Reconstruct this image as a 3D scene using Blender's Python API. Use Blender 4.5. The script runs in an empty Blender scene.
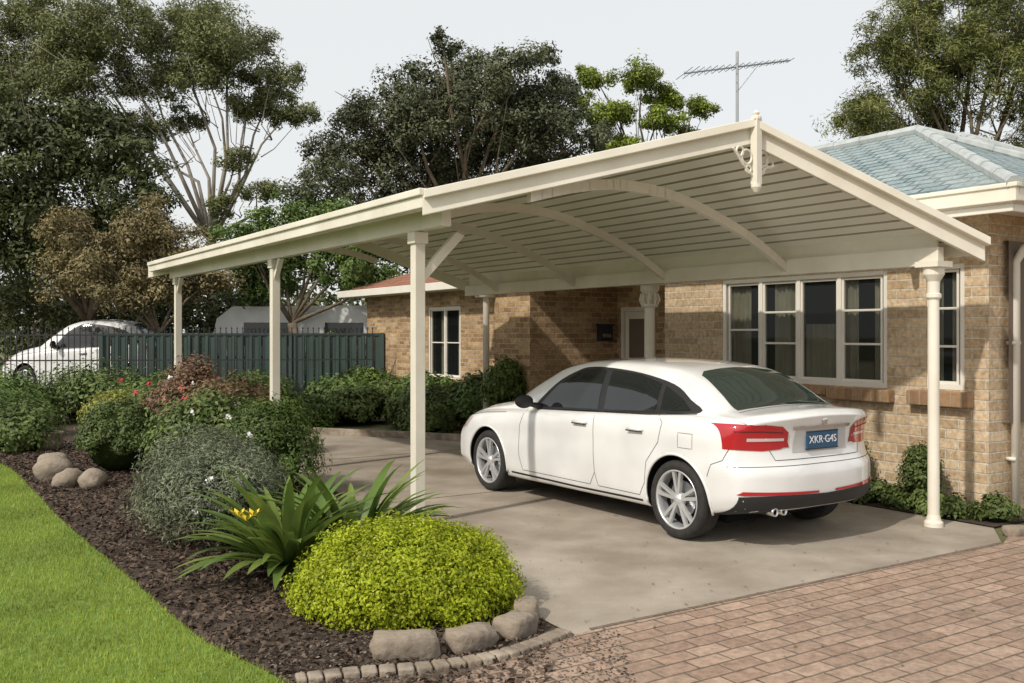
import bpy, bmesh, math, random
import numpy as np
from mathutils import Vector, Matrix, noise
from mathutils.bvhtree import BVHTree
R=np.random.default_rng(7); random.seed(7)
sc=bpy.context.scene
COL=sc.collection
# ---------------------------------------------------------------- materials
def newmat(name):
    m=bpy.data.materials.new(name); m.use_nodes=True
    nt=m.node_tree; b=nt.nodes['Principled BSDF']; return m,nt,b
def N(nt,t,**k):
    n=nt.nodes.new(t)
    for a,v in k.items(): setattr(n,a,v)
    return n
def c4(c): return (c[0],c[1],c[2],1)
def noisy(name,c1,c2,scale=5,rough=.6,bump=0,bscale=40,detail=4,spec=.4,metal=0,coat=0,c3=None,scale3=.6,p3=(.42,.65)):
    m,nt,b=newmat(name); L=nt.links
    tc=N(nt,'ShaderNodeTexCoord'); n=N(nt,'ShaderNodeTexNoise'); n.inputs['Scale'].default_value=scale; n.inputs['Detail'].default_value=detail
    L.new(tc.outputs['Object'],n.inputs['Vector'])
    r=N(nt,'ShaderNodeValToRGB'); r.color_ramp.elements[0].position=.32; r.color_ramp.elements[1].position=.68
    r.color_ramp.elements[0].color=c4(c1); r.color_ramp.elements[1].color=c4(c2)
    L.new(n.outputs['Fac'],r.inputs['Fac']); out=r.outputs['Color']
    if c3:
        n3=N(nt,'ShaderNodeTexNoise'); n3.inputs['Scale'].default_value=scale3; n3.inputs['Detail'].default_value=6; n3.inputs['Roughness'].default_value=.6
        L.new(tc.outputs['Object'],n3.inputs['Vector'])
        r3=N(nt,'ShaderNodeValToRGB'); r3.color_ramp.elements[0].position=p3[0]; r3.color_ramp.elements[1].position=p3[1]
        L.new(n3.outputs['Fac'],r3.inputs['Fac'])
        mx=N(nt,'ShaderNodeMixRGB'); mx.inputs['Color2'].default_value=c4(c3); L.new(r3.outputs['Color'],mx.inputs['Fac']); L.new(out,mx.inputs['Color1']); out=mx.outputs['Color']
    L.new(out,b.inputs['Base Color'])
    b.inputs['Roughness'].default_value=rough; b.inputs['Specular IOR Level'].default_value=spec; b.inputs['Metallic'].default_value=metal
    b.inputs['Coat Weight'].default_value=coat; b.inputs['Coat Roughness'].default_value=.04
    if bump:
        n2=N(nt,'ShaderNodeTexNoise'); n2.inputs['Scale'].default_value=bscale; n2.inputs['Detail'].default_value=5
        L.new(tc.outputs['Object'],n2.inputs['Vector'])
        bp=N(nt,'ShaderNodeBump'); bp.inputs['Strength'].default_value=bump; bp.inputs['Distance'].default_value=.02
        L.new(n2.outputs['Fac'],bp.inputs['Height']); L.new(bp.outputs['Normal'],b.inputs['Normal'])
    return m
def leafmat(name,c1,c2,dark=.45,scale=.8,trans=.3,rough=.5):
    m,nt,b=newmat(name); L=nt.links
    g=N(nt,'ShaderNodeNewGeometry'); tc=N(nt,'ShaderNodeTexCoord')
    mx=N(nt,'ShaderNodeMixRGB'); mx.inputs['Color1'].default_value=c4(c1); mx.inputs['Color2'].default_value=c4(c2)
    L.new(g.outputs['Random Per Island'],mx.inputs['Fac'])
    n=N(nt,'ShaderNodeTexNoise'); n.inputs['Scale'].default_value=scale; n.inputs['Detail'].default_value=1.5
    L.new(tc.outputs['Object'],n.inputs['Vector'])
    r=N(nt,'ShaderNodeValToRGB'); r.color_ramp.elements[0].position=.38; r.color_ramp.elements[1].position=.62
    r.color_ramp.elements[0].color=(dark,dark,dark,1); r.color_ramp.elements[1].color=(1,1,1,1)
    L.new(n.outputs['Fac'],r.inputs['Fac'])
    m2=N(nt,'ShaderNodeMixRGB'); m2.blend_type='MULTIPLY'; m2.inputs['Fac'].default_value=1
    L.new(mx.outputs['Color'],m2.inputs['Color1']); L.new(r.outputs['Color'],m2.inputs['Color2'])
    L.new(m2.outputs['Color'],b.inputs['Base Color']); b.inputs['Roughness'].default_value=rough; b.inputs['Specular IOR Level'].default_value=.25
    if trans>0:
        t=N(nt,'ShaderNodeBsdfTranslucent'); L.new(m2.outputs['Color'],t.inputs['Color'])
        ms=N(nt,'ShaderNodeMixShader'); ms.inputs['Fac'].default_value=trans
        L.new(b.outputs[0],ms.inputs[1]); L.new(t.outputs[0],ms.inputs[2])
        L.new(ms.outputs[0],nt.nodes['Material Output'].inputs['Surface'])
    return m
def brickmat(name,c1,c2,mortar,w=.24,h=.086,ms=.009,coord='UV',rot=0,bump=.5,rough=.85,dirt=(.12,.09,.06),dirtamt=.35,off=.5,ov=.5):
    m,nt,b=newmat(name); L=nt.links
    tc=N(nt,'ShaderNodeTexCoord'); mp=N(nt,'ShaderNodeMapping'); mp.inputs['Rotation'].default_value=(0,0,rot)
    L.new(tc.outputs[coord],mp.inputs['Vector'])
    nz=N(nt,'ShaderNodeTexNoise'); nz.inputs['Scale'].default_value=6; nz.inputs['Detail'].default_value=1; L.new(mp.outputs['Vector'],nz.inputs['Vector'])
    vm=N(nt,'ShaderNodeVectorMath',operation='SCALE'); vm.inputs['Scale'].default_value=.012
    L.new(nz.outputs['Color'],vm.inputs[0]); va=N(nt,'ShaderNodeVectorMath',operation='ADD'); L.new(mp.outputs['Vector'],va.inputs[0]); L.new(vm.outputs[0],va.inputs[1])
    br=N(nt,'ShaderNodeTexBrick'); br.offset=off
    br.inputs['Scale'].default_value=1; br.inputs['Brick Width'].default_value=w; br.inputs['Row Height'].default_value=h
    br.inputs['Mortar Size'].default_value=ms; br.inputs['Mortar Smooth'].default_value=.3; br.inputs['Bias'].default_value=0
    br.inputs['Color1'].default_value=c4(c1); br.inputs['Color2'].default_value=c4(c2); br.inputs['Mortar'].default_value=c4(mortar)
    L.new(va.outputs[0],br.inputs['Vector'])
    n=N(nt,'ShaderNodeTexNoise'); n.inputs['Scale'].default_value=1.3; n.inputs['Detail'].default_value=6; L.new(tc.outputs['Object'],n.inputs['Vector'])
    r=N(nt,'ShaderNodeValToRGB'); r.color_ramp.elements[0].position=.4; r.color_ramp.elements[1].position=.75
    r.color_ramp.elements[1].color=(dirtamt,)*3+(1,); L.new(n.outputs['Fac'],r.inputs['Fac'])
    mx=N(nt,'ShaderNodeMixRGB'); mx.inputs['Color2'].default_value=c4(dirt); L.new(r.outputs['Color'],mx.inputs['Fac']); L.new(br.outputs['Color'],mx.inputs['Color1'])
    n4=N(nt,'ShaderNodeTexNoise'); n4.inputs['Scale'].default_value=22; n4.inputs['Detail'].default_value=5; n4.inputs['Roughness'].default_value=.7; L.new(tc.outputs['Object'],n4.inputs['Vector'])
    m4=N(nt,'ShaderNodeMixRGB'); m4.blend_type='OVERLAY'; m4.inputs['Fac'].default_value=ov; L.new(mx.outputs['Color'],m4.inputs['Color1']); L.new(n4.outputs['Fac'],m4.inputs['Color2'])
    L.new(m4.outputs['Color'],b.inputs['Base Color']); b.inputs['Roughness'].default_value=rough; b.inputs['Specular IOR Level'].default_value=.2
    ad=N(nt,'ShaderNodeMath',operation='MULTIPLY_ADD'); ad.inputs[1].default_value=-1; L.new(br.outputs['Fac'],ad.inputs[0])
    ns=N(nt,'ShaderNodeMath',operation='MULTIPLY'); ns.inputs[1].default_value=.6; L.new(n4.outputs['Fac'],ns.inputs[0]); L.new(ns.outputs[0],ad.inputs[2])
    bp=N(nt,'ShaderNodeBump'); bp.inputs['Strength'].default_value=bump; bp.inputs['Distance'].default_value=.012
    L.new(ad.outputs[0],bp.inputs['Height']); L.new(bp.outputs['Normal'],b.inputs['Normal'])
    return m
def plain(name,c,rough=.5,metal=0,spec=.5,coat=0):
    return noisy(name,[x*.93 for x in c],[min(1,x*1.05) for x in c],scale=3,rough=rough,metal=metal,spec=spec,coat=coat,detail=1)
def glassmat(name,tint=(.02,.025,.025),op=.35,tc_=(.85,.88,.86,1)):
    m,nt,b=newmat(name); L=nt.links
    b.inputs['Base Color'].default_value=c4(tint); b.inputs['Roughness'].default_value=.02; b.inputs['Specular IOR Level'].default_value=.6
    t=N(nt,'ShaderNodeBsdfTransparent'); t.inputs['Color'].default_value=tc_
    ms=N(nt,'ShaderNodeMixShader'); ms.inputs['Fac'].default_value=op
    L.new(t.outputs[0],ms.inputs[1]); L.new(b.outputs[0],ms.inputs[2]); L.new(ms.outputs[0],nt.nodes['Material Output'].inputs['Surface'])
    return m
M_cream=noisy('cream_paint',(.76,.715,.61),(.81,.765,.66),scale=2.5,rough=.42,bump=.05,c3=(.67,.62,.51),scale3=1.1)
M_ceil=noisy('roof_sheet_paint',(.86,.83,.74),(.90,.87,.79),scale=1.5,rough=.35)
M_groove=plain('sheet_joint_shade',(.42,.39,.32),rough=.6)  # sheet joints coloured darker, groove shadow painted into the material
M_trim=noisy('trim_paint',(.72,.68,.60),(.78,.74,.66),scale=3,rough=.45)
M_brick=brickmat('sandstone_brick',(.66,.51,.34),(.43,.31,.185),(.60,.53,.42),dirtamt=.4,dirt=(.32,.235,.15),w=.27,h=.098,ms=.010,ov=.9,bump=.9)
M_brickd=brickmat('clay_brick',(.56,.39,.22),(.28,.17,.085),(.50,.42,.31),dirtamt=.5,dirt=(.19,.12,.065),ov=.9,bump=.9)
M_paver=brickmat('clay_pavers',(.42,.30,.225),(.30,.205,.15),(.15,.12,.09),w=.235,h=.125,ms=.007,coord='Object',rot=math.radians(-33),bump=.9,dirt=(.20,.155,.12),dirtamt=.6,ov=.8)
M_tile=brickmat('grey_teal_roof_tiles',(.20,.265,.275),(.28,.345,.35),(.08,.11,.115),w=.28,h=.15,ms=.018,rough=.65,dirt=(.33,.37,.365),dirtamt=.7,ov=.9,bump=1)
M_terra=brickmat('terracotta_tiles',(.36,.17,.11),(.28,.13,.09),(.12,.06,.04),w=.28,h=.25,ms=.015)
M_cap=noisy('ridge_cap',(.36,.39,.385),(.48,.51,.50),scale=8,rough=.6)
M_sill=brickmat('brick_sill',(.40,.25,.14),(.30,.18,.10),(.38,.3,.22),w=.11,h=.3)
M_conc=noisy('concrete',(.31,.265,.21),(.43,.375,.305),scale=2.2,rough=.85,bump=.35,bscale=90,c3=(.215,.175,.132),scale3=.8,detail=12,p3=(.44,.74))
M_dirt=noisy('dirt_gravel',(.12,.09,.065),(.24,.19,.145),scale=30,rough=.95,bump=.9,bscale=60)
M_mulch=noisy('mulch',(.035,.025,.018),(.10,.07,.05),scale=25,rough=.95,bump=1,bscale=50)
M_lawn=noisy('lawn_soil',(.12,.19,.03),(.18,.27,.045),scale=18,rough=.9,bump=.6,bscale=80)
M_far=noisy('ground_far',(.09,.10,.04),(.16,.15,.07),scale=1.2,rough=.95,bump=.5)
M_paint=plain('white_car_paint',(.77,.77,.755),rough=.25,coat=1)
M_black=plain('black_plastic',(.018,.018,.02),rough=.55)
M_arch=plain('wheel_well',(.01,.01,.01),rough=.9,spec=.1)
M_seam=plain('panel_gap',(.10,.10,.10),rough=.9,spec=.1)
M_cglass=glassmat('car_glass',tint=(.012,.016,.016),op=.6,tc_=(.5,.55,.53,1))
M_wind=plain('car_glass_dark',(.014,.018,.018),rough=.04,spec=.7)
M_rglass=plain('car_rear_glass',(.03,.045,.038),rough=.05,spec=.6)
M_seat=plain('seat_leather',(.30,.27,.23),rough=.7)
M_tire=noisy('tyre_rubber',(.02,.02,.02),(.035,.033,.03),scale=20,rough=.8)
M_rim=plain('alloy_rim',(.72,.73,.74),rough=.3,metal=.6)
M_red=plain('tail_light_red',(.42,.008,.015),rough=.08,coat=1)
M_clear=plain('light_clear',(.62,.50,.50),rough=.1,coat=1)
M_chrome=plain('chrome',(.7,.7,.72),rough=.15,metal=1)
M_plate=plain('plate_blue',(.02,.08,.16),rough=.35)
M_white=plain('white_print',(.8,.8,.8),rough=.5)
M_wglass=glassmat('window_glass',op=.25)
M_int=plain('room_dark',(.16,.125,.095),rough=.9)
M_curt=noisy('curtain_fabric',(.60,.51,.40),(.72,.63,.50),scale=4,rough=.9)
M_fence=noisy('green_fence',(.035,.062,.052),(.05,.08,.068),scale=2,rough=.5)
M_iron=plain('iron',(.02,.02,.022),rough=.5)
M_bark=noisy('bark_brown',(.10,.075,.05),(.20,.16,.11),scale=6,rough=.95,bump=.8,bscale=15)
M_gbark=noisy('gum_bark',(.26,.23,.19),(.42,.38,.33),scale=3,rough=.85,bump=.3)
M_rock=noisy('rock',(.24,.19,.14),(.40,.34,.27),scale=7,rough=.9,bump=.7,bscale=25,c3=(.16,.13,.10),scale3=4)
M_alu=plain('aluminium',(.35,.36,.37),rough=.4,metal=.8)
LM_gum=leafmat('gum_leaves',(.15,.175,.065),(.26,.27,.11),dark=.6,scale=.7,trans=.15)
LM_dark=leafmat('dark_leaves',(.07,.09,.032),(.15,.17,.06),dark=.5,trans=0)
LM_ctr=leafmat('grey_green_leaves',(.075,.09,.045),(.165,.18,.09),dark=.5,scale=.6,trans=0)
LM_brt=leafmat('bright_leaves',(.19,.27,.035),(.34,.40,.07),dark=.45,scale=1.3,trans=.2)
LM_right=leafmat('feathery_leaves',(.14,.165,.045),(.27,.28,.09),dark=.55,trans=.15)
LM_brown=leafmat('russet_leaves',(.17,.145,.06),(.29,.23,.11),dark=.65,scale=1.2,trans=0)
LM_mid=leafmat('mid_leaves',(.09,.155,.035),(.19,.27,.07),dark=.55,scale=1.4,trans=.15)
LM_lime=leafmat('lime_leaves',(.30,.39,.015),(.55,.60,.04),dark=.65,scale=6,trans=.3)
LM_grey=leafmat('grey_leaves',(.16,.19,.11),(.28,.31,.20),dark=.6,scale=4,trans=.2)
LM_strap=leafmat('strap_leaves',(.11,.19,.04),(.26,.34,.08),dark=.75,scale=3,rough=.35)
LM_hedge=leafmat('hedge_leaves',(.085,.135,.035),(.21,.27,.08),dark=.55,scale=2,trans=.2)
LM_ball=leafmat('boxwood_leaves',(.075,.11,.03),(.15,.20,.06),dark=.7,scale=5,trans=.15)
LM_red=leafmat('reddish_leaves',(.17,.09,.06),(.30,.20,.12),dark=.65,scale=3,trans=.15)
LM_yel=leafmat('yellow_leaves',(.28,.30,.06),(.42,.42,.12),dark=.7,scale=3)
LM_grass=leafmat('grass_blades',(.23,.32,.035),(.42,.49,.10),dark=.7,scale=1.3,trans=.25)
LM_chip=leafmat('mulch_chips',(.045,.032,.024),(.18,.125,.09),dark=.6,scale=3,trans=0,rough=.9)
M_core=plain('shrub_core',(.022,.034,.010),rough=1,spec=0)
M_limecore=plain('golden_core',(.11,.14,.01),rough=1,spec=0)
M_flw=plain('white_petal',(.75,.74,.72),rough=.6)
M_rfl=plain('red_petal',(.45,.05,.06),rough=.6)
M_yfl=plain('yellow_petal',(.75,.55,.03),rough=.6)
# ---------------------------------------------------------------- mesh helper
class MB:
    def __init__(s): s.v=[];s.f=[];s.m=[];s.mats=[]
    def mi(s,m):
        if m not in s.mats: s.mats.append(m)
        return s.mats.index(m)
    def add(s,vs,fs,m):
        o=len(s.v); s.v+= [tuple(v) for v in vs]; i=s.mi(m)
        for f in fs: s.f.append(tuple(o+k for k in f)); s.m.append(i)
    def box(s,x0,x1,y0,y1,z0,z1,m):
        s.hexa([(x0,y0,z0),(x1,y0,z0),(x1,y1,z0),(x0,y1,z0),(x0,y0,z1),(x1,y0,z1),(x1,y1,z1),(x0,y1,z1)],m)
    def hexa(s,v,m):
        s.add(v,[(0,3,2,1),(4,5,6,7),(0,1,5,4),(1,2,6,5),(2,3,7,6),(3,0,4,7)],m)
    def vbeam(s,p,q,h,t,m):
        p=Vector(p);q=Vector(q);d=(q-p);d.z=0;d.normalize();n=Vector((-d.y,d.x,0))*t/2;H=Vector((0,0,h))
        s.hexa([p-n-H,p+n-H,q+n-H,q-n-H,p-n,p+n,q+n,q-n],m)
    def tube(s,path,rad,m,seg=8,cap=True):
        P=[Vector(p) for p in path]; n=len(P)
        if not hasattr(rad,'__len__'): rad=[rad]*n
        vs=[];fs=[]; last=None
        for i,p in enumerate(P):
            d=(P[min(i+1,n-1)]-P[max(i-1,0)]).normalized()
            a=last if last is not None else (Vector((1,0,0)) if abs(d.x)<.8 else Vector((0,1,0)))
            a=(a-d*a.dot(d)).normalized(); last=a; b=d.cross(a)
            for k in range(seg):
                t=2*math.pi*k/seg; vs.append(p+(a*math.cos(t)+b*math.sin(t))*rad[i])
        for i in range(n-1):
            for k in range(seg):
                k2=(k+1)%seg; fs.append((i*seg+k,i*seg+k2,(i+1)*seg+k2,(i+1)*seg+k))
        if cap: fs.append(tuple(range(seg))[::-1]); fs.append(tuple((n-1)*seg+k for k in range(seg)))
        s.add(vs,fs,m)
    def lathe(s,prof,c,m,axis='z',seg=24):
        vs=[];fs=[];n=len(prof)
        for r,h in prof:
            for k in range(seg):
                t=2*math.pi*k/seg
                if axis=='z': vs.append((c[0]+r*math.cos(t),c[1]+r*math.sin(t),c[2]+h))
                else: vs.append((c[0]+r*math.cos(t),c[1]+h,c[2]+r*math.sin(t)))
        for i in range(n-1):
            for k in range(seg):
                k2=(k+1)%seg; fs.append((i*seg+k,i*seg+k2,(i+1)*seg+k2,(i+1)*seg+k))
        s.add(vs,fs,m)
    def build(s,name,parent=None,smooth=False,bevel=0,uv=False,fixn=True):
        me=bpy.data.meshes.new(name); me.from_pydata(s.v,[],s.f)
        for m in s.mats: me.materials.append(m)
        me.polygons.foreach_set('material_index',s.m)
        if fixn:
            bm=bmesh.new(); bm.from_mesh(me); bmesh.ops.recalc_face_normals(bm,faces=bm.faces); bm.to_mesh(me); bm.free()
        if uv:
            ul=me.uv_layers.new(name='UVMap')
            for p in me.polygons:
                n=p.normal
                for li in p.loop_indices:
                    c=me.vertices[me.loops[li].vertex_index].co
                    if uv=='roof':
                        if abs(n.x)>abs(n.y): ul.data[li].uv=(c.y,c.z/max(.2,math.sqrt(1-n.z**2)))
                        else: ul.data[li].uv=(c.x,c.z/max(.2,math.sqrt(1-n.z**2)))
                    elif abs(n.z)>.8: ul.data[li].uv=(c.x,c.y)
                    elif abs(n.x)>abs(n.y): ul.data[li].uv=(c.y,c.z)
                    else: ul.data[li].uv=(c.x,c.z)
        if smooth: me.polygons.foreach_set('use_smooth',[True]*len(me.polygons))
        me.update(); o=bpy.data.objects.new(name,me); COL.objects.link(o)
        if parent: o.parent=parent
        if bevel:
            b=o.modifiers.new('bevel','BEVEL'); b.width=bevel; b.segments=2; b.limit_method='ANGLE'; b.angle_limit=math.radians(40)
        return o
def empty(name,loc=(0,0,0),rz=0):
    e=bpy.data.objects.new(name,None); e.location=loc; e.rotation_euler=(0,0,rz); e.empty_display_size=.2; COL.objects.link(e); return e
TH=math.atan2(.55,.835)           # street frame: local x = across the drive, local y = along the drive
def w2(b,a): return (-.55*a+.835*b, .835*a+.55*b)
# ---------------------------------------------------------------- leaves
def leafmesh(name,C,Nn,size,mat,aspect=.45,parent=None,jit=.35,njit=.45):
    n=len(C); C=np.asarray(C,float); Nn=np.asarray(Nn,float)+R.normal(0,njit,(n,3))
    Nn/=np.linalg.norm(Nn,axis=1)[:,None]+1e-9
    T=R.normal(0,1,(n,3))
    T-=Nn*(T*Nn).sum(1)[:,None]; T/=np.linalg.norm(T,axis=1)[:,None]+1e-9
    B=np.cross(Nn,T); s=(size*(1+R.uniform(-jit,jit,n)))[:,None]*.5
    V=np.stack([C-T*s,C+B*s*aspect+Nn*s*.15,C+T*s,C-B*s*aspect+Nn*s*.15],1).reshape(-1,3)
    me=bpy.data.meshes.new(name); me.vertices.add(4*n); me.vertices.foreach_set('co',V.ravel())
    me.loops.add(4*n); me.loops.foreach_set('vertex_index',np.arange(4*n,dtype=np.int32))
    me.polygons.add(n); me.polygons.foreach_set('loop_start',np.arange(0,4*n,4,dtype=np.int32))
    me.materials.append(mat); me.update(calc_edges=True)
    o=bpy.data.objects.new(name,me); COL.objects.link(o)
    if parent: o.parent=parent
    return o
def rdir(n):
    d=R.normal(0,1,(n,3)); return d/np.linalg.norm(d,axis=1)[:,None]
def crown(blobs,nleaf,sub=.38,flat=.75,nsub=30,shell=.35):
    C=[];Nn=[]; W=np.array([r**2 for *_,r in blobs]); W=W/W.sum()
    for (x,y,z,r),w in zip(blobs,W):
        n=max(5,int(nsub*(r/1.2)**1.3)); d=rdir(n); rr=R.uniform(shell,1.0,n)[:,None]
        sc_=np.array([x,y,z])+d*rr*np.array([r,r,r*flat]); sr=r*sub*R.uniform(.45,1.3,n)
        k=R.integers(0,n,int(nleaf*w)); dd=rdir(len(k)); q=R.uniform(0,1,len(k))**.42
        p=sc_[k]+dd*(sr[k]*q)[:,None]*np.array([1,1,.7])+R.normal(0,.06,(len(k),3)); C.append(p); Nn.append(dd+np.array([0,-.15,.5]))
    return np.concatenate(C),np.concatenate(Nn)
def tree(name,base,blobs,nleaf,size,mat,bark,trunkr=.25,fork=None,**kw):
    e=empty(name,(0,0,0)); asp=kw.pop('aspect',.45); lim=kw.pop('limb',.4)
    C,Nn=crown(blobs,nleaf,**kw); leafmesh('foliage',C,Nn,size,mat,aspect=asp,parent=e)
    mb=MB(); base=Vector(base); fk=Vector(fork) if fork else Vector((base.x,base.y,max(1.2,min(b[2] for b in blobs)*.6)))
    mid=(base+fk)/2+Vector((.15,0,0))
    mb.tube([base,mid,fk],[trunkr*1.25,trunkr,trunkr*.8],bark,seg=10)
    for b in blobs:
        t=Vector(b[:3]); m1=fk.lerp(t,.4)+Vector((random.uniform(-.5,.5),random.uniform(-.3,.3),random.uniform(-.1,.5))); m2=m1.lerp(t,.5)+Vector((random.uniform(-.3,.3),random.uniform(-.3,.3),random.uniform(-.2,.2)))
        mb.tube([fk,m1,m2,t],[trunkr*lim,trunkr*lim*.6,trunkr*lim*.4,trunkr*.06],bark,seg=7)
        for _ in range(5):
            d=Vector((random.uniform(-1,1),random.uniform(-1,1),random.uniform(-.2,.9)))*b[3]*.8
            s=m1.lerp(t,random.uniform(.2,1)); mb.tube([s,s+d*.5+Vector((0,0,.1)),t+d],[trunkr*.11,trunkr*.07,trunkr*.025],bark,seg=5)
    mb.build('trunk_and_limbs',e,smooth=True); return e
def shrub(name,c,rad,n,size,mat,core=.8,lump=.16,aspect=.5,nsub=60,corem=None,even=False,njit=.45):
    e=empty(name,(0,0,0)); x,y,z=c; rx,ry,rz=rad
    if even:
        i=np.arange(nsub)+.5; ph=np.arccos(1-1.45*i/nsub); th=math.pi*(1+5**.5)*i; d=np.stack([np.cos(th)*np.sin(ph),np.sin(th)*np.sin(ph),np.cos(ph)],1)
    else:
        d=rdir(nsub); d[:,2]=np.abs(d[:,2])*1.1-.15
    s=np.array([x,y,z])+d*np.array(rad)*R.uniform(.80,.97,nsub)[:,None]
    k=R.integers(0,nsub,n); dd=rdir(n); r=lump*max(rad)*2*R.uniform(.6,1.25,nsub)
    p=s[k]+dd*(r[k]*R.uniform(0,1,n)**.5)[:,None]; nn=(p-np.array([x,y,z]))/np.array(rad)*.7+dd*.6+np.array([0,0,.3]); ok=p[:,2]>.01
    leafmesh('foliage',p[ok],nn[ok],size,mat,aspect=aspect,parent=e,njit=njit)
    mb=MB(); vs=[]
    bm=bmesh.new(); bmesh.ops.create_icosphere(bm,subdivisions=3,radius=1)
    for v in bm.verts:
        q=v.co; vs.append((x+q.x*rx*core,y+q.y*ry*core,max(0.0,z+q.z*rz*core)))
    fs=[[v.index for v in f.verts] for f in bm.faces]; bm.free(); mb.add(vs,fs,corem or M_core); mb.build('filler_core',e)  # solid filler ellipsoid, dark so the foliage cannot be seen through
    return e
# ---------------------------------------------------------------- ground
def sheet(name,poly,z,mat):
    mb=MB(); mb.add([(x,y,z) for x,y in poly],[tuple(range(len(poly)))],mat); o=mb.build(name,fixn=False)
    if o.data.polygons[0].normal.z<0: o.data.flip_normals()
    return o
sheet('ground',[(-400,-400),(400,-400),(400,400),(-400,400)],0,M_far)
sheet('garden_bed',[(-16,2),(.35,2),(.35,5.6),w2(3.9,7.2),w2(3.9,16.2),w2(9.9,16.2),w2(9.9,22),(-16,21.5)],.004,M_mulch)
sheet('gravel_verge',[(-1.9,2.6),(.5,2.6),(.6,4.9),(.35,5.45),(-.1,5.0),(-.75,4.72),(-1.25,4.66)],.008,M_dirt)
def smooth_curve(pts,n=8):
    out=[]
    for i in range(len(pts)-1):
        p0=np.array(pts[max(i-1,0)]);p1=np.array(pts[i]);p2=np.array(pts[i+1]);p3=np.array(pts[min(i+2,len(pts)-1)])
        for k in range(n):
            t=k/n; out.append(tuple(.5*((2*p1)+(-p0+p2)*t+(2*p0-5*p1+4*p2-p3)*t*t+(-p0+3*p1-3*p2+p3)*t**3)))
    out.append(tuple(pts[-1])); return out
lawn_edge=smooth_curve([(-8.2,13.6),(-6.64,12.33),(-5.2,10.3),(-4.13,8.68),(-2.64,6.565),(-1.75,5.3),(-1.15,4.66),(-.75,4.0),(-.4,2.4)])
lawn=lawn_edge+[(-16,2.4),(-16,13.6)]
sheet('lawn',lawn,.012,M_lawn)
drive=smooth_curve([(.45,5.2),(.12,5.75),(-.3,6.9),(-.72,8.1)],5)+[w2(4.0,9.5),w2(4.0,15.6),w2(6.0,15.3),w2(7.6,12.9),w2(8.05,11.5),w2(8.05,4.6),(3.95,7.66),(.45,5.42)]
sheet('driveway',drive,.012,M_conc)
sheet('paved_path',[(.45,5.40),(3.95,7.64),w2(8.2,4.5),(9,9.4),(14,9.4),(14,-1),(-.6,-1),(-.42,3.6),(-.28,4.63),(.05,5.1)],.016,M_paver)
sheet('walkway',[(-16,14.4),(-6.2,13.9),(-5.6,14.8),(-16,15.4)],.012,M_conc)
mb=MB()
mb.vbeam((.45,5.42,.019),(3.95,7.66,.019),.006,.03,M_dirt)
def gl(b0,a0,b1,a1,w=.012):
    x0,y0=w2(b0,a0);x1,y1=w2(b1,a1); mb.vbeam((x0,y0,.0155),(x1,y1,.0155),.003,w,M_dirt)
gl(4.05,8.6,8.0,8.6); gl(4.05,12,7.9,12); 
mb.build('slab_joint')
mb=MB(); x0,y0=w2(4.0,15.65);x1,y1=w2(6.05,15.35);x2,y2=w2(7.65,12.95)
mb.vbeam((x0,y0,.11),(x1,y1,.11),.11,.12,M_rock); mb.vbeam((x1,y1,.112),(x2,y2,.112),.112,.12,M_rock)
mb.build('garden_kerb',bevel=.01)
# brick edging in front of the bed
mb=MB(); ec=smooth_curve([(-1.05,4.60),(-.75,4.70),(-.40,4.78),(-.10,4.92),(.12,5.12),(.30,5.34)],4)
for i in range(0,len(ec)-1):
    p=Vector((*ec[i],.045)); q=Vector((*ec[i+1],.045)); d=(q-p); mb.vbeam(p+d*.05,p+d*.93,.05,.10,M_sillp if False else M_rock)
mb.build('garden_edging',bevel=.01)
def inpoly(P,poly):
    x,y=P[:,0],P[:,1]; c=np.zeros(len(P),bool); j=len(poly)-1
    for i in range(len(poly)):
        xi,yi=poly[i];xj,yj=poly[j]
        if yi!=yj: c^=((yi>y)!=(yj>y))&(x<(xj-xi)*(y-yi)/(yj-yi)+xi)
        j=i
    return c
def blades(name,P,h,w,mat):
    n=len(P); a=R.uniform(0,2*math.pi,n); l=R.normal(0,.35,(n,2)); hh=h*R.uniform(.5,1.25,n)
    dx=np.stack([np.cos(a),np.sin(a)],1)*w*.5
    V=np.zeros((n,3,3)); V[:,0,:2]=P-dx;V[:,1,:2]=P+dx;V[:,2,:2]=P+l*hh[:,None]; V[:,0,2]=V[:,1,2]=.01; V[:,2,2]=.01+hh
    me=bpy.data.meshes.new(name); me.vertices.add(3*n); me.vertices.foreach_set('co',V.ravel()); me.loops.add(3*n)
    me.loops.foreach_set('vertex_index',np.arange(3*n,dtype=np.int32)); me.polygons.add(n); me.polygons.foreach_set('loop_start',np.arange(0,3*n,3,dtype=np.int32))
    me.materials.append(mat); me.update(calc_edges=True); o=bpy.data.objects.new(name,me); COL.objects.link(o); return o
P=np.stack([R.uniform(-9,-.5,330000),3.6+10*R.uniform(0,1,330000)**1.35],1)
P=P[inpoly(P,lawn)&(P[:,0]>-.60*P[:,1]-.6)]
blades('grass',P,.036,.006,LM_grass)
P=np.stack([R.uniform(-8,.2,90000),R.uniform(4.3,15,90000)],1)
P=P[(~inpoly(P,lawn))&(~inpoly(P,drive))&(P[:,0]>-.62*P[:,1])]
C=np.column_stack([P,R.uniform(.008,.03,len(P))]); leafmesh('bark_chips',C,np.tile([0,0,1.],(len(P),1)),.045,LM_chip,aspect=.5)
P=np.stack([R.uniform(-1.9,.6,5000),R.uniform(3.9,5.4,5000)],1)
P=P[(~inpoly(P,lawn))&(~inpoly(P,drive))]
leafmesh('gravel_chips',np.column_stack([P,np.full(len(P),.018)]),np.tile([0,0,1.],(len(P),1)),.018,leafmat('gravel_bits',(.10,.075,.06),(.28,.22,.17),trans=0),aspect=.8)
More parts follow.
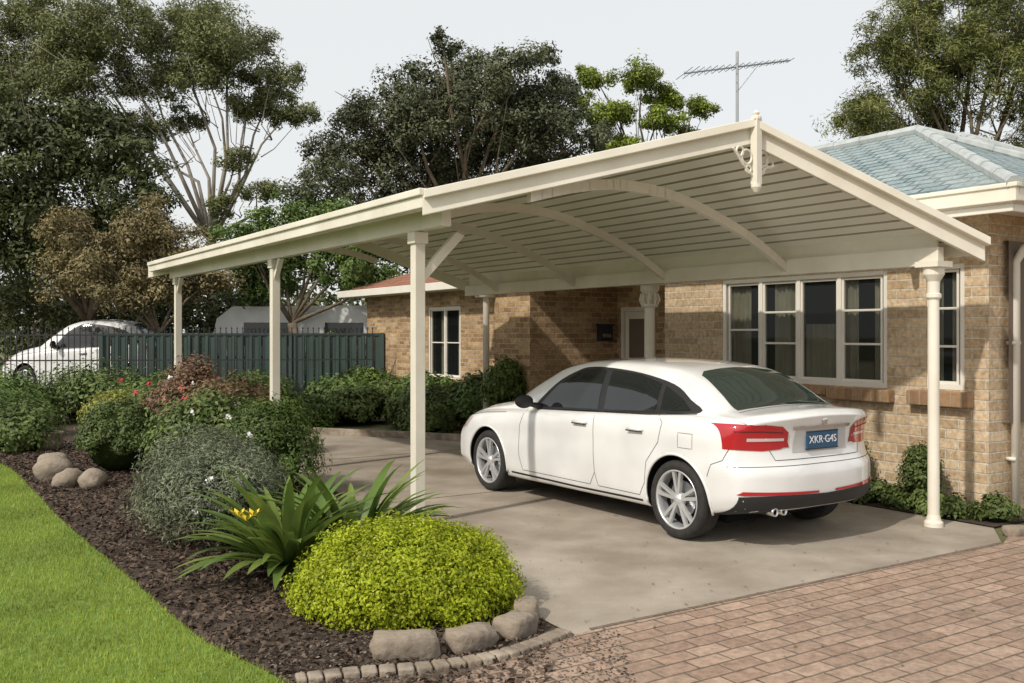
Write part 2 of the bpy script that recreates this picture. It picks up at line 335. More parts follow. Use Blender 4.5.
P=np.concatenate([np.stack([R.uniform(-1,4.5,240),R.uniform(4.6,9,240)],1),np.array([w2(4.1+abs(R.normal(0,.15)),a) for a in R.uniform(7,13,160)])])
leafmesh('fallen_leaves',np.column_stack([P,np.full(len(P),.021)]),np.tile([0,0,3.],(len(P),1)),.025,LM_brown,aspect=.5)
def rock(c,d,seed,rz=0):
    bm=bmesh.new(); bmesh.ops.create_cube(bm,size=1.6) if seed%2==0 else bmesh.ops.create_icosphere(bm,subdivisions=1,radius=1)
    bmesh.ops.subdivide_edges(bm,edges=bm.edges,cuts=3,use_grid_fill=True)
    rr=random.Random(seed); off=Vector((rr.uniform(0,50),rr.uniform(0,50),0))
    for v in bm.verts:
        q=v.co.copy(); q=q.lerp(q.normalized(),.38) if seed%2==0 else q.normalized()
        q*=1+.20*noise.noise(q*1.3+off)+.10*noise.noise(q*4+off); v.co=Vector((q.x*d[0],q.y*d[1],q.z*d[2]))
    me=bpy.data.meshes.new('garden_rock'); bm.to_mesh(me); bm.free(); me.materials.append(M_rock)
    me.polygons.foreach_set('use_smooth',[True]*len(me.polygons))
    o=bpy.data.objects.new('garden_rock',me); o.location=c; o.rotation_euler=(0,0,rz); COL.objects.link(o)
for c,d,s,rz in [((-.56,5.0,.06),(.21,.12,.085),2,.1),((-.22,5.14,.05),(.16,.11,.075),4,.5),((.02,5.36,.05),(.14,.10,.08),6,.9),((.08,5.66,.05),(.13,.09,.08),8,1.5),
                 ((-5.35,11.1,.1),(.22,.18,.17),3,0),((-4.95,10.6,.07),(.18,.14,.13),5,1),((-4.65,10.55,.08),(.18,.15,.13),7,2),((-5.6,11.6,.1),(.2,.2,.16),9,0),((4.25,7.98,.04),(.12,.09,.06),12,.3)]:
    rock(c,d,s,rz)
mb=MB(); mb.lathe([(0,.0),(.13,0),(.17,.1),(.16,.2),(.19,.26),(.16,.28),(.13,.24),(0,.22)],(-6.75,13.9,0),M_rock); mb.build('garden_urn',smooth=True)
# ---------------------------------------------------------------- carport
cp=empty('carport',(0,0,0),TH)
af=lambda b:6.84-(b-3.75)*.5286
ab=lambda b:16.5-(b-3.75)*.83
zr=lambda b:2.86+.26*(b-3.75) if b<=6.1 else 3.471-.53*(b-6.1)
mb=MB(); b=3.72; P=.118
while b<7.93:
    b1=min(b+P,7.95); pr=[(b,zr(b)-.035),(b1-.026,zr(b1-.026)-.035),(b1-.021,zr(b1-.021)-.014),(b1-.005,zr(b1-.005)-.014),(b1,zr(b1)-.035)]
    for i,m in enumerate((M_ceil,M_groove,M_groove,M_groove)):
        (p,pz),(q,qz)=pr[i],pr[i+1]
        mb.add([(p,af(p)+.02,pz),(p,ab(p),pz),(q,ab(q),qz),(q,af(q)+.02,qz)],[(0,1,2,3)],m)
    b=b1
bs=[3.72,6.1,7.95]; vs=[]
for b in bs: vs+=[(b,af(b)-.02,zr(b)),(b,ab(b)+.02,zr(b))]
mb.add(vs,[(0,1,3,2),(2,3,5,4)],M_cream); mb.build('roof_sheets',cp)
mb=MB()
fr=[(b,af(b),zr(b)) for b in (3.66,6.1,7.94)]
for p,q in ((fr[0],fr[1]),(fr[1],fr[2])):
    mb.vbeam(p,q,.17,.05,M_cream)
    p2=(p[0],p[1]-.03,p[2]+.035);q2=(q[0],q[1]-.03,q[2]+.035); mb.vbeam(p2,q2,.07,.12,M_cream)
bk=[(b,ab(b),zr(b)) for b in (3.66,6.1,7.94)]
for p,q in ((bk[0],bk[1]),(bk[1],bk[2])): mb.vbeam(p,q,.2,.05,M_cream)
mb.build('barge_boards',cp,bevel=.006)
mb=MB()
mb.vbeam((3.69,6.86,2.89),(3.69,16.5,2.89),.06,.15,M_cream); mb.vbeam((3.70,6.87,2.83),(3.70,16.49,2.83),.10,.115,M_cream)
mb.vbeam((7.93,4.68,2.53),(7.93,13.0,2.53),.05,.14,M_cream); mb.vbeam((7.92,4.69,2.48),(7.92,13.0,2.48),.09,.11,M_cream)
mb.build('gutters',cp,bevel=.008)
mb=MB()
mb.vbeam((3.95,7.0,2.78),(3.95,16.2,2.78),.17,.09,M_cream)
mb.vbeam((7.68,4.86,2.46),(7.68,12.95,2.46),.16,.09,M_cream); mb.vbeam((7.70,4.9,2.60),(7.70,12.9,2.60),.14,.03,M_cream)
mb.build('side_beams',cp,bevel=.005)
mb=MB()
arc=smooth_curve([(3.95,2.66),(4.6,2.87),(5.2,3.0),(5.7,3.02),(6.3,2.93),(7.07,2.67),(7.66,2.36)],6)
for a in (6.55,8.35,10.1,12.0,):
    for (b0,z0),(b1,z1) in zip(arc[:-1],arc[1:]): 
        if a< max(af(b0),af(b1))+.05: continue
        mb.vbeam((b0-.004,a,z0+.05),(b1+.004,a,z1+.05),.09,.06,M_cream)
a=13.9
for (b0,z0),(b1,z1) in zip(arc[:26],arc[1:27]): mb.vbeam((b0-.004,a,z0+.05),(b1+.004,a,z1+.05),.09,.06,M_cream)
mb.build('arched_rafters',cp)
mb=MB()
for a in (7.52,11.24,15.84):
    mb.box(3.90,4.0,a-.05,a+.05,0,2.61,M_cream); mb.box(3.88,4.02,a-.07,a+.07,2.5,2.605,M_cream)
    mb.box(3.885,4.015,a-.065,a+.065,.0,.06,M_cream)
a=7.52
mb.hexa([(4.0,a-.03,2.16),(4.0,a+.03,2.16),(4.42,a+.03,2.60),(4.42,a-.03,2.60),(4.0,a-.03,2.28),(4.0,a+.03,2.28),(4.33,a+.03,2.63),(4.33,a-.03,2.63)],M_cream)
for a in (11.24,15.84):
    mb.hexa([(3.92,a-.05,2.36),(3.98,a-.05,2.36),(3.98,a-.24,2.60),(3.92,a-.24,2.60),(3.92,a-.05,2.44),(3.98,a-.05,2.44),(3.98,a-.18,2.612),(3.92,a-.18,2.612)],M_cream)
mb.build('posts_left',cp,bevel=.006)
mb=MB()
def column(c,h,r,cap):
    mb.lathe([(0,0),(r*1.6,0),(r*1.6,.05),(r*1.25,.07),(r,.12),(r*.94,h-.30),(r*1.3,h-.28),(r*1.3,h-.25),(r,h-.24),(r*1.05,h-.14),(r*cap,h-.08),(r*cap,h),(0,h)],c,M_cream,seg=20)
column((7.68,4.93,0),2.30,.050,1.8); column((7.86,8.85,0),2.32,.068,1.7)
mb.box(7.57,7.79,4.82,5.04,2.285,2.335,M_cream); mb.box(7.72,8.0,8.72,8.98,2.30,2.36,M_cream)
for k in range(8):
    t=k*math.pi/4; mb.tube([(7.86+.08*math.cos(t),8.85+.08*math.sin(t),2.03),(7.86+.11*math.cos(t),8.85+.11*math.sin(t),2.12),(7.86+.10*math.cos(t),8.85+.10*math.sin(t),2.2)],[.012,.024,.012],M_cream)
mb.build('turned_columns',cp,smooth=False,bevel=0)
mb=MB(); A=af(6.1)-.05
mb.box(6.07,6.13,A-.05,A+.02,2.96,3.50,M_cream); mb.lathe([(0,0),(.045,0),(.045,.02),(.018,.035),(.03,.055),(.0,.085)],(6.1,A-.015,3.50),M_cream,seg=12)
mb.lathe([(0,0),(.02,.01),(.045,.05),(.045,.08),(0,.09)],(6.1,A-.015,2.88),M_cream,seg=12)
for s in (-1,1):
    for r0,cx,cz in ((.06,.10,3.18),(.04,.18,3.22 if s<0 else 3.15),(.03,.08,3.08)):
        mb.tube([(6.1+s*(cx+r0*math.cos(t)),A,cz+r0*math.sin(t)) for t in np.linspace(0,2*math.pi,17)],.010,M_cream,seg=6)
    mb.tube([(6.1+s*.03,A,3.03),(6.1+s*.14,A,3.11),(6.1+s*.26,A,3.24 if s<0 else 3.14)],.011,M_cream,seg=6)
mb.build('gable_finial',cp)
# ---------------------------------------------------------------- house
hs=empty('brick_house',(0,0,0),TH)
def wall_y(mb,b0,b1,a0,a1,z0,z1,ops,mat):
    A=sorted({a0,a1,*[o[0] for o in ops],*[o[1] for o in ops]}); Z=sorted({z0,z1,*[o[2] for o in ops],*[o[3] for o in ops]})
    for i in range(len(A)-1):
        for j in range(len(Z)-1):
            ca=(A[i]+A[i+1])/2; cz=(Z[j]+Z[j+1])/2
            if any(o[0]<ca<o[1] and o[2]<cz<o[3] for o in ops): continue
            vs=[(b0,A[i],Z[j]),(b1,A[i],Z[j]),(b1,A[i+1],Z[j]),(b0,A[i+1],Z[j]),(b0,A[i],Z[j+1]),(b1,A[i],Z[j+1]),(b1,A[i+1],Z[j+1]),(b0,A[i+1],Z[j+1])]
            mb.hexa(vs,mat)
mb=MB()
OPS=[(6.04,8.35,1.14,2.36),(5.2,5.6,1.16,2.38)]
wall_y(mb,8.6,8.8,4.96,9.38,0,2.9,OPS,M_brick)
mb.box(8.8,13.0,4.96,5.16,0,2.9,M_brick)
mb.box(8.8,10.4,9.18,9.38,0,2.9,M_brickd)
wall_y(mb,10.4,10.6,9.38,12.53,0,2.9,[(11.55,12.4,0,2.15)],M_brickd)
mb.box(8.8,10.4,12.53,12.73,0,2.9,M_brickd)
mb.box(8.6,8.8,12.53,13.6,0,2.9,M_brickd); mb.box(8.8,9.98,13.4,13.6,0,2.9,M_brickd)
wall_y(mb,9.98,10.18,13.6,21.7,0,2.7,[(17.1,18.5,.75,2.28)],M_brickd)
mb.box(10.18,14,21.5,21.7,0,2.7,M_brickd)
mb.build('brick_walls',hs,uv=True)
def window_y(b,a0,a1,z0,z1,cols,curt=True,bars=None,fw=.05):
    f=MB(); f.box(b-.02,b+.06,a0,a0+fw,z0,z1,M_trim); f.box(b-.02,b+.06,a1-fw,a1,z0,z1,M_trim)
    f.box(b-.022,b+.058,a0+fw,a1-fw,z0,z0+fw,M_trim); f.box(b-.022,b+.058,a0+fw,a1-fw,z1-fw,z1,M_trim)
    g=MB(); w=(a1-a0-2*fw)/cols
    for c in range(cols):
        x0=a0+fw+c*w; x1=x0+w
        if c: f.box(b-.015,b+.055,x0-.025,x0+.025,z0+fw,z1-fw,M_trim)
        f.box(b+.0,b+.045,x0+.025,x0+.050,z0+fw,z1-fw,M_trim); f.box(b+.0,b+.045,x1-.050,x1-.025,z0+fw,z1-fw,M_trim)
        f.box(b+.003,b+.042,x0+.050,x1-.050,z0+fw,z0+fw+.03,M_trim); f.box(b+.003,b+.042,x0+.050,x1-.050,z1-fw-.03,z1-fw,M_trim)
        for fr_ in bars[c]:
            zz=z0+fw+(z1-z0-2*fw)*fr_; f.box(b+.008,b+.038,x0+.050,x1-.050,zz-.012,zz+.012,M_trim)
    g.box(b+.022,b+.026,a0+fw,a1-fw,z0+fw,z1-fw,M_wglass)
    f.build('window_frame',hs,bevel=.003); g.build('window_glass',hs)
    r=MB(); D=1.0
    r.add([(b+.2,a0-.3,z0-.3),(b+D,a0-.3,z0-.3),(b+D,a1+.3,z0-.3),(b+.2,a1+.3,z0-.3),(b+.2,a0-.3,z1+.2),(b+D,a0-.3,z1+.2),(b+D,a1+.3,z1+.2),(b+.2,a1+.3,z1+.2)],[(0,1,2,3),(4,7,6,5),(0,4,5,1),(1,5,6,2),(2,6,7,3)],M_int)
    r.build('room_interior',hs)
    q=MB()
    for (c0,c1,zt) in curt:
        n=60; vs=[]
        for i in range(n+1):
            y=c0+(c1-c0)*i/n; x=b+.09+.015*math.sin(y*85)+.010*math.sin(y*31+1); vs+=[(x,y,z0-.05),(x,y,z0+(z1-z0)*zt)]
        fs=[(2*i,2*i+1,2*i+3,2*i+2) for i in range(n)]; q.add(vs,fs,M_curt)
    q.build('curtain',hs,smooth=True)
window_y(8.63,6.04,8.35,1.14,2.36,4,curt=[(6.05,6.26,1.04),(6.47,6.62,1.04),(6.62,7.16,.55),(7.22,7.60,1.04),(7.98,8.34,1.04)],bars=[[.36,.68],[],[.36,.68],[.5]])
window_y(8.63,5.2,5.6,1.16,2.38,1,curt=[(5.2,5.38,1.04),(5.5,5.62,1.04)],bars=[[.33,.66]])
window_y(10.01,17.1,18.5,.75,2.28,2,curt=[(17.1,17.4,1),(17.9,18.1,1)],bars=[[.5],[.5]])
mb=MB()
mb.box(8.49,8.598,5.95,6.72,1.0,1.13,M_sill); mb.box(8.51,8.598,6.74,8.45,1.04,1.135,M_sill); mb.box(8.49,8.598,5.1,5.75,1.0,1.145,M_sill)
mb.box(9.9,9.978,17.0,18.6,.66,.74,M_sill)
mb.build('brick_sills',hs,uv=True,bevel=.01)
mb=MB(); mb.box(10.37,10.45,11.55,11.62,0,2.15,M_trim); mb.box(10.37,10.45,12.33,12.40,0,2.15,M_trim); mb.box(10.372,10.45,11.62,12.33,2.08,2.15,M_trim)
mb.box(10.42,10.47,11.62,12.33,0,2.08,M_cream); mb.box(10.405,10.42,11.72,12.23,1.0,1.95,M_int); mb.box(10.405,10.42,11.72,12.23,.2,.85,M_trim)
mb.tube([(10.36,11.68,1.0),(10.40,11.68,1.0)],.025,M_chrome)
mb.build('front_door',hs,bevel=.004)
mb=MB(); mb.box(8.6,10.4,9.38,12.53,-.01,.12,M_conc); mb.build('porch_step',hs,bevel=.01)
mb=MB(); mb.box(9.95,10.22,12.42,12.527,1.58,1.84,M_iron); mb.box(9.93,10.24,12.40,12.527,1.84,1.87,M_iron); mb.box(10.0,10.17,12.41,12.42,1.64,1.70,M_chrome); mb.build('letter_box',hs,bevel=.01)
mb=MB(); mb.box(8.1,13.4,4.46,13.9,2.83,2.86,M_trim); mb.box(8.04,8.1,4.40,13.95,2.84,2.99,M_cream); mb.box(8.1,13.5,4.40,4.46,2.843,2.99,M_cream); mb.box(8.02,8.04,4.38,13.95,2.96,3.0,M_cream); mb.box(8.04,13.5,4.38,4.40,2.96,3.0,M_cream)
mb.box(8.1,8.13,4.46,13.9,2.76,2.83,M_trim); mb.box(8.13,13.4,4.46,4.49,2.76,2.83,M_trim)
mb.box(9.5,14.5,13.95,22.2,2.60,2.63,M_trim); mb.box(9.42,9.5,13.95,22.25,2.6,2.76,M_trim); mb.box(9.5,14.5,22.2,22.26,2.6,2.76,M_trim)
mb.build('eaves_and_gutters',hs,bevel=.008)
def hip(mb,b0,b1,a0,a1,z,p,mat):
    h=(b1-b0)/2; zt=z+h*p; bm_=(b0+b1)/2
    E=[(b0,a0,z),(b1,a0,z),(b1,a1,z),(b0,a1,z)]; r0=(bm_,a0+h,zt); r1=(bm_,a1-h,zt)
    mb.add(E+[r0,r1],[(0,1,4),(1,2,5,4),(2,3,5),(3,0,4,5)],mat)
    return [(E[0],r0),(E[1],r0),(E[2],r1),(E[3],r1),(r0,r1)]
mb=MB(); L1=hip(mb,8.06,13.4,4.42,15.5,2.97,.467,M_tile); L2=hip(mb,11.5,20.5,5.2,18,3.05,.48,M_tile); mb.build('tiled_roof',hs,uv='roof')
mb=MB(); hip(mb,9.45,14.6,13.0,22.2,2.73,.36,M_terra); mb.build('rear_roof',hs,uv='roof')
mb=MB()
for p,q in L1+L2:
    p=Vector(p)+Vector((0,0,.02));q=Vector(q)+Vector((0,0,.02)); n=max(2,int((q-p).length/.4)); pts=[p.lerp(q,i/n) for i in range(n+1)]
    for s,t in zip(pts[:-1],pts[1:]): mb.tube([s,t+(t-s)*.08],[.072,.060],M_cap,seg=8)
mb.build('ridge_caps',hs)
mb=MB()
mb.tube([(8.95,4.43,2.83),(8.95,4.5,2.72),(8.95,4.82,2.5),(8.95,4.90,2.38),(8.95,4.90,.08)],.04,M_trim,seg=12)
for z in (.5,1.6): mb.box(8.89,9.01,4.88,4.96,z,z+.03,M_trim)
mb.tube([(8.14,5.6,2.84),(8.14,5.6,2.6),(8.5,5.72,2.45)],.035,M_trim,seg=10)
mb.tube([(8.4,13.62,2.75),(8.4,13.68,2.5),(8.5,13.7,2.35),(8.5,13.7,.05)],.055,M_trim,seg=12); mb.box(8.36,8.64,13.56,13.84,2.32,2.46,M_trim)
mb.build('downpipes',hs,smooth=True)
mb=MB(); mb.lathe([(.02,0),(.09,0),(.10,.03),(.09,.08),(.02,.08)],(9.35,4.86,.95),M_black,axis='y',seg=20); mb.tube([(9.35,4.9,.8),(9.3,4.88,.3),(9.4,4.85,.1)],.012,M_black); mb.build('hose_reel',hs,smooth=True)
an=empty('tv_antenna',(3.39,14.3,0)); mb=MB()
mb.tube([(0,0,4.1),(0,0,5.95)],.022,M_alu); 
bd=Vector((.97,.18,.165)).normalized(); c=Vector((0,0,5.72)); p0=c-bd*.85; p1=c+bd*.87
mb.tube([p0,p1],.013,M_alu,seg=6); mb.tube([(0,0,5.35),c+bd*.35],.008,M_alu,seg=5)
pd=Vector((-.18,.97,.0)).normalized()
for i in range(17):
    q=p0.lerp(p1,i/16); l=.13+.16*(1-i/16) if i>1 else .34
    mb.tube([q-pd*l,q+pd*l],.006,M_alu,seg=5)
    if i<16: mb.tube([q-Vector((0,0,.035)),q+Vector((0,0,.035))],.005,M_alu,seg=4)
mb.build('mast_and_elements',an)
# ---------------------------------------------------------------- car
def interp(keys,x):
    xs=[k[0] for k in keys]; ys=[k[1] for k in keys]
    if x<=xs[0]: return ys[0]
    if x>=xs[-1]: return ys[-1]
    n=len(xs); d=[(ys[i+1]-ys[i])/(xs[i+1]-xs[i]) for i in range(n-1)]
    def tg(i):
        if i==0: return d[0]
        if i==n-1: return d[-1]
        if d[i-1]*d[i]<=0: return 0
        return 2*d[i-1]*d[i]/(d[i-1]+d[i])
    for i in range(n-1):
        if x<=xs[i+1]:
            h=xs[i+1]-xs[i]; t=(x-xs[i])/h
            return (2*t**3-3*t*t+1)*ys[i]+(t**3-2*t*t+t)*h*tg(i)+(-2*t**3+3*t*t)*ys[i+1]+(t**3-t*t)*h*tg(i+1)
WX=(.82,3.74); WR=.325
K=dict(zb=[(0,.30),(.4,.24),(.8,.20),(4,.18),(4.6,.23)],
 W=[(0,.83),(.3,.872),(.85,.89),(1.6,.868),(2.6,.868),(3.7,.885),(4.2,.88),(4.6,.83)],
 bl=[(0,.975),(.35,1.01),(.8,1.02),(1.8,.975),(3,.92),(3.6,.88),(4.2,.80),(4.6,.64)],
 zt=[(0,1.05),(.08,1.085),(.22,1.09),(.40,1.105),(.62,1.225),(.88,1.355),(1.15,1.42),(1.6,1.455),(2.0,1.462),(2.3,1.452),(2.65,1.395),(3.0,1.25),(3.25,1.12),(3.45,1.02),(3.75,.975),(4.1,.915),(4.4,.82),(4.6,.68)],
 wr=[(0,.70),(.36,.68),(.6,.61),(1.0,.575),(1.4,.585),(2.3,.60),(2.8,.63),(3.2,.68),(3.5,.70),(4.6,.62)])
RZ=[(.2,.13),(.32,.04),(.42,.0),(.60,.0),(.68,.045),(.8,.065),(.92,.05),(1.0,.02),(1.06,.0),(1.4,.0)]
FZ=[(.18,.12),(.35,0),(.52,0),(.65,.04),(.9,.12)]
def ring(x,s=1):
    zb=interp(K['zb'],x);W=interp(K['W'],x);bl=interp(K['bl'],x);zt=interp(K['zt'],x);wr=interp(K['wr'],x)
    bl=min(bl,zt-.02); wb=W-.07; ze=max(zt-.055,bl+.012)
    H=bl-zb
    P=[(0,zb),(.7*W,zb),(.92*W,zb+.015),(.965*W,zb+.08),(.985*W,zb+.22*H),(W,zb+.48*H),(.995*W,zb+.66*H),(.992*W,zb+.80*H),(W-.028,bl-.035),(wb-.005,bl)]
    g0=(wb-.03,bl+.008*min(1,(zt-bl)*10)); g1=(wr+.025,ze-.035*min(1,(ze-bl)*3)); 
    P.append(g0); P.append(((g0[0]+g1[0])/2+.018,(g0[1]+g1[1])/2)); P.append(g1); P.append((wr-.05,ze+.018*min(1,(zt-ze)*20))); P.append((.5*wr,zt-.012)); P.append((0,zt))
    out=[]
    n=len(P)
    for i in range(n-1):
        p0=np.array(P[i-1] if i else (-P[1][0],P[1][1]));p1=np.array(P[i]);p2=np.array(P[i+1]);p3=np.array(P[i+2] if i+2<n else (-P[n-2][0],P[n-2][1]))
        L=np.linalg.norm(p2-p1); 
        t1=(p2-p0)/(np.linalg.norm(p2-p1)+np.linalg.norm(p1-p0)+1e-9)*L; t2=(p3-p1)/(np.linalg.norm(p3-p2)+np.linalg.norm(p2-p1)+1e-9)*L
        for k in range(4):
            t=k/4; out.append((2*t**3-3*t*t+1)*p1+(t**3-2*t*t+t)*t1+(-2*t**3+3*t*t)*p2+(t**3-t*t)*t2)
    out.append(np.array(P[-1])); half=out; zc=(zb+zt)/2
    full=[(p[0],p[1]) for p in half]+[(-p[0],p[1]) for p in half[-2:0:-1]]
    return [(y*s,zc+(z-zc)*s) for y,z in full]
def deform(x,y,z):
    if x<1.1:
        k=(1-x/1.1)**2; x+=k*(interp(RZ,z)+.22*min(1.2,abs(y)/.85)**3.2)
    if x>3.7:
        k=((x-3.7)/.9)**2; x+=k*(.06-interp(FZ,z)-.27*min(1.2,abs(y)/.85)**3)
    return (x,y,z)
def make_car(name,detail=True):
    e=empty(name)
    xs=[0,.008,.02,.04,.065]+list(np.linspace(.1,4.5,92))+[4.535,4.56,4.58,4.592,4.6]
    rings=[]
    for x in xs:
        s=1.0
        if x<.065: s=1-.035*(1-x/.065)**2
        if x>4.535: s=1-.06*((x-4.535)/.065)**2
        rings.append((x,ring(x,s)))
    def capr(x,base,ss):
        zc=sum(p[1] for p in base)/len(base)
        return [(x,[(y*s,zc+(z-zc)*s) for y,z in base]) for s in ss]
    SS=(.96,.88,.78,.66,.54,.42,.3,.18,.06)
    rr=capr(0,rings[0][1],SS)[::-1]+rings+capr(4.6,rings[-1][1],SS)
    n=len(rr[0][1]); vs=[];fs=[]
    for x,pts in rr: vs+=[deform(x,y,z) for y,z in pts]
    for i in range(len(rr)-1):
        for k in range(n):
            k2=(k+1)%n; fs.append((i*n+k,(i+1)*n+k,(i+1)*n+k2,i*n+k2))
    fs.append(tuple(range(n))); fs.append(tuple(((len(rr)-1)*n+k) for k in range(n))[::-1])
    me=bpy.data.meshes.new('body'); me.from_pydata(vs,[],fs)
    bm=bmesh.new(); bm.from_mesh(me); bmesh.ops.recalc_face_normals(bm,faces=bm.faces); bm.to_mesh(me); bvh=BVHTree.FromBMesh(bm); bm.free()
    me.materials.append(M_paint); me.materials.append(M_arch)
    body=bpy.data.objects.new('body',me); COL.objects.link(body)
    cut=MB()
    for wx in WX:
        for s in (-1,1):
            y0,y1=(.52,1.1) if s>0 else (-1.1,-.52)
            cv=[];cf=[];sg=48
            for yy in (y0,y1):
                for k in range(sg): t=2*math.pi*k/sg; cv.append((wx+.366*math.cos(t),yy,WR+.003+.366*math.sin(t)))
            cf=[tuple(range(sg)),tuple(range(sg,2*sg))[::-1]]+[(k,(k+1)%sg,sg+(k+1)%sg,sg+k) for k in range(sg)]
            cut.add(cv,cf,M_arch)
    co=cut.build('cutter'); co.data.materials.clear(); co.data.materials.append(M_paint); co.data.materials.append(M_arch)
    co.data.polygons.foreach_set('material_index',[1]*len(co.data.polygons))
    md=body.modifiers.new('b','BOOLEAN'); md.operation='DIFFERENCE'; md.object=co; md.solver='EXACT'
    bpy.context.view_layer.update(); dg=bpy.context.evaluated_depsgraph_get()
    nm=bpy.data.meshes.new_from_object(body.evaluated_get(dg)); body.modifiers.clear(); body.data=nm; bpy.data.objects.remove(co)
    nm.polygons.foreach_set('use_smooth',[p.material_index==0 for p in nm.polygons]); body.parent=e
    def cast(u,v,ax):
        if ax=='L': o,d=Vector((u,3,v)),Vector((0,-1,0))
        elif ax=='R': o,d=Vector((u,-3,v)),Vector((0,1,0))
        elif ax=='B': o,d=Vector((-3,u,v)),Vector((1,0,0))
        elif ax=='F': o,d=Vector((8,u,v)),Vector((-1,0,0))
        else: o,d=Vector((u,v,4)),Vector((0,0,-1))
        h=bvh.ray_cast(o,d)
        if h[0] is None: return None,None
        nn=h[1]; nn=-nn if nn.dot(d)>0 else nn
        return h[0],nn
    def patch(pname,poly,ax,off,mat,step=.035,curve=0):
        if curve: poly=smooth_curve(list(poly)+[poly[0]],curve)[:-1]
        bm=bmesh.new(); bm.faces.new([bm.verts.new((p[0],p[1],0)) for p in poly])
        bmesh.ops.triangulate(bm,faces=bm.faces)
        for k in (0,1):
            lo=min(p[k] for p in poly);hi=max(p[k] for p in poly); t=lo+step
            while t<hi:
                co_=[0,0,0];co_[k]=t;no=[0,0,0];no[k]=1
                bmesh.ops.bisect_plane(bm,geom=bm.verts[:]+bm.edges[:]+bm.faces[:],plane_co=co_,plane_no=no); t+=step
        kill=[]
        for v in bm.verts:
            h,nn=cast(v.co.x,v.co.y,ax)
            if h is None: kill.append(v)
            else: v.co=h+nn*off
        bmesh.ops.delete(bm,geom=kill,context='VERTS'); bmesh.ops.recalc_face_normals(bm,faces=bm.faces)
        m=bpy.data.meshes.new(pname); bm.to_mesh(m); bm.free(); m.materials.append(mat); m.polygons.foreach_set('use_smooth',[True]*len(m.polygons))
        o=bpy.data.objects.new(pname,m); COL.objects.link(o); o.parent=e; return o
    def seam(pname,pts,ax,w=.006,mat=M_seam,off=.0015):
        P=[];
        for a,b in zip(pts[:-1],pts[1:]):
            L=math.dist(a,b); n=max(1,int(L/.03)); P+=[(a[0]+(b[0]-a[0])*i/n,a[1]+(b[1]-a[1])*i/n) for i in range(n)]
        P.append(pts[-1]); vs=[]
        for i,p in enumerate(P):
            q0=P[max(i-1,0)];q1=P[min(i+1,len(P)-1)]; d=np.array(q1)-np.array(q0); d=d/(np.linalg.norm(d)+1e-9); nn_=np.array([-d[1],d[0]])*w/2
            for s in (1,-1):
                h,nn=cast(p[0]+s*nn_[0],p[1]+s*nn_[1],ax)
                if h is None: h=Vector((0,0,.6));nn=Vector((0,0,0))
                vs.append(h+nn*off)
        fs=[(2*i,2*i+1,2*i+3,2*i+2) for i in range(len(P)-1)]
        m=MB(); m.add(vs,fs,mat); return m.build(pname,e,smooth=True)
    for ax,s in (('L',1),('R',-1)):
        patch('window_surround',[(3.02,.935),(2.2,.965),(1.2,1.005),(.64,1.045),(.80,1.14),(1.06,1.255),(1.5,1.335),(1.95,1.370),(2.25,1.368),(2.42,1.33),(2.7,1.20)],ax,.003,M_black,curve=4)
        patch('front_side_glass',[(2.92,.955),(1.97,.988),(1.99,1.348),(2.22,1.350),(2.38,1.315),(2.66,1.185)],ax,.006,M_wind)
        patch('rear_side_glass',[(1.88,.992),(1.16,1.02),(1.20,1.255),(1.5,1.32),(1.90,1.350)],ax,.006,M_wind)
        patch('quarter_glass',[(1.10,1.025),(.74,1.055),(.88,1.14),(1.14,1.238)],ax,.006,M_wind)
        # seats seen as lighter shapes inside the front door glass
        seam('window_chrome',[(3.0,.928),(2.2,.958),(1.2,.998),(.66,1.036)],ax,w=.012,mat=M_chrome,off=.005)
        seam('front_door_seam',[(3.06,.91),(3.12,.75),(3.13,.45),(3.08,.30),(1.98,.30),(1.90,.42),(1.92,.8),(1.93,.975)],ax)
        seam('rear_door_seam',[(1.9,.42),(1.86,.30),(1.28,.30),(1.2,.42),(1.17,.6),(1.02,.78),(.98,.95),(1.05,1.0)],ax)
        seam('bumper_seam',[(.27,.80),(.32,.70),(.42,.66),(.46,.56)],ax); seam('fuel_flap',[(.62,.88),(.78,.88),(.78,.76),(.62,.76),(.62,.88)],ax,w=.004)
        seam('sill_line',[(3.3,.255),(2.2,.245),(1.25,.255)],ax,w=.02,mat=M_black)
        seam('bonnet_seam',[(3.4,.87),(3.8,.84),(4.15,.79)],ax)
        patch('headlight',[(4.05,.77),(4.18,.66),(4.40,.63),(4.48,.70),(4.28,.79)],ax,.004,M_clear)
        patch('tail_light_wrap',[(.08,.795),(.08,.975),(.20,.980),(.31,.965),(.26,.88),(.18,.81)],ax,.005,M_red)
        h=MB()
        for hx in (2.12,1.32):
            p,nn=cast(hx,.865,ax); y=p.y
            h.tube([(hx-.10,y,.862),(hx-.075,y+s*.03,.866),(hx+.075,y+s*.03,.866),(hx+.10,y,.862)],[.012,.014,.014,.012],M_paint,seg=8)
            h.tube([(hx-.10,y+s*.028,.850),(hx+.10,y+s*.028,.850)],.006,M_black,seg=6)
        h.build('door_handles',e,smooth=True)
        h=MB()
        for wx in WX:
            pts=[]
            for t in np.linspace(math.radians(-12),math.radians(192),40):
                px=wx+.372*math.cos(t);pz=WR+.003+.372*math.sin(t); q,nn=cast(px,max(pz,.27),ax)
                if q is not None: pts.append((px,q.y+s*-.002,pz))
            h.tube(pts,.012,M_paint,seg=8)
        h.build('wheel_arch_lips',e,smooth=True)
        h=MB(); bm=bmesh.new(); bmesh.ops.create_icosphere(bm,subdivisions=3,radius=1)
        vs=[]
        for v in bm.verts:
            q=v.co; xx=q.x*.075 if q.x>0 else q.x*.03; vs.append((2.86+xx,s*(.985+q.y*.105),1.015+q.z*.068))
        h.add(vs,[[v.index for v in f.verts] for f in bm.faces],M_black); bm.free()
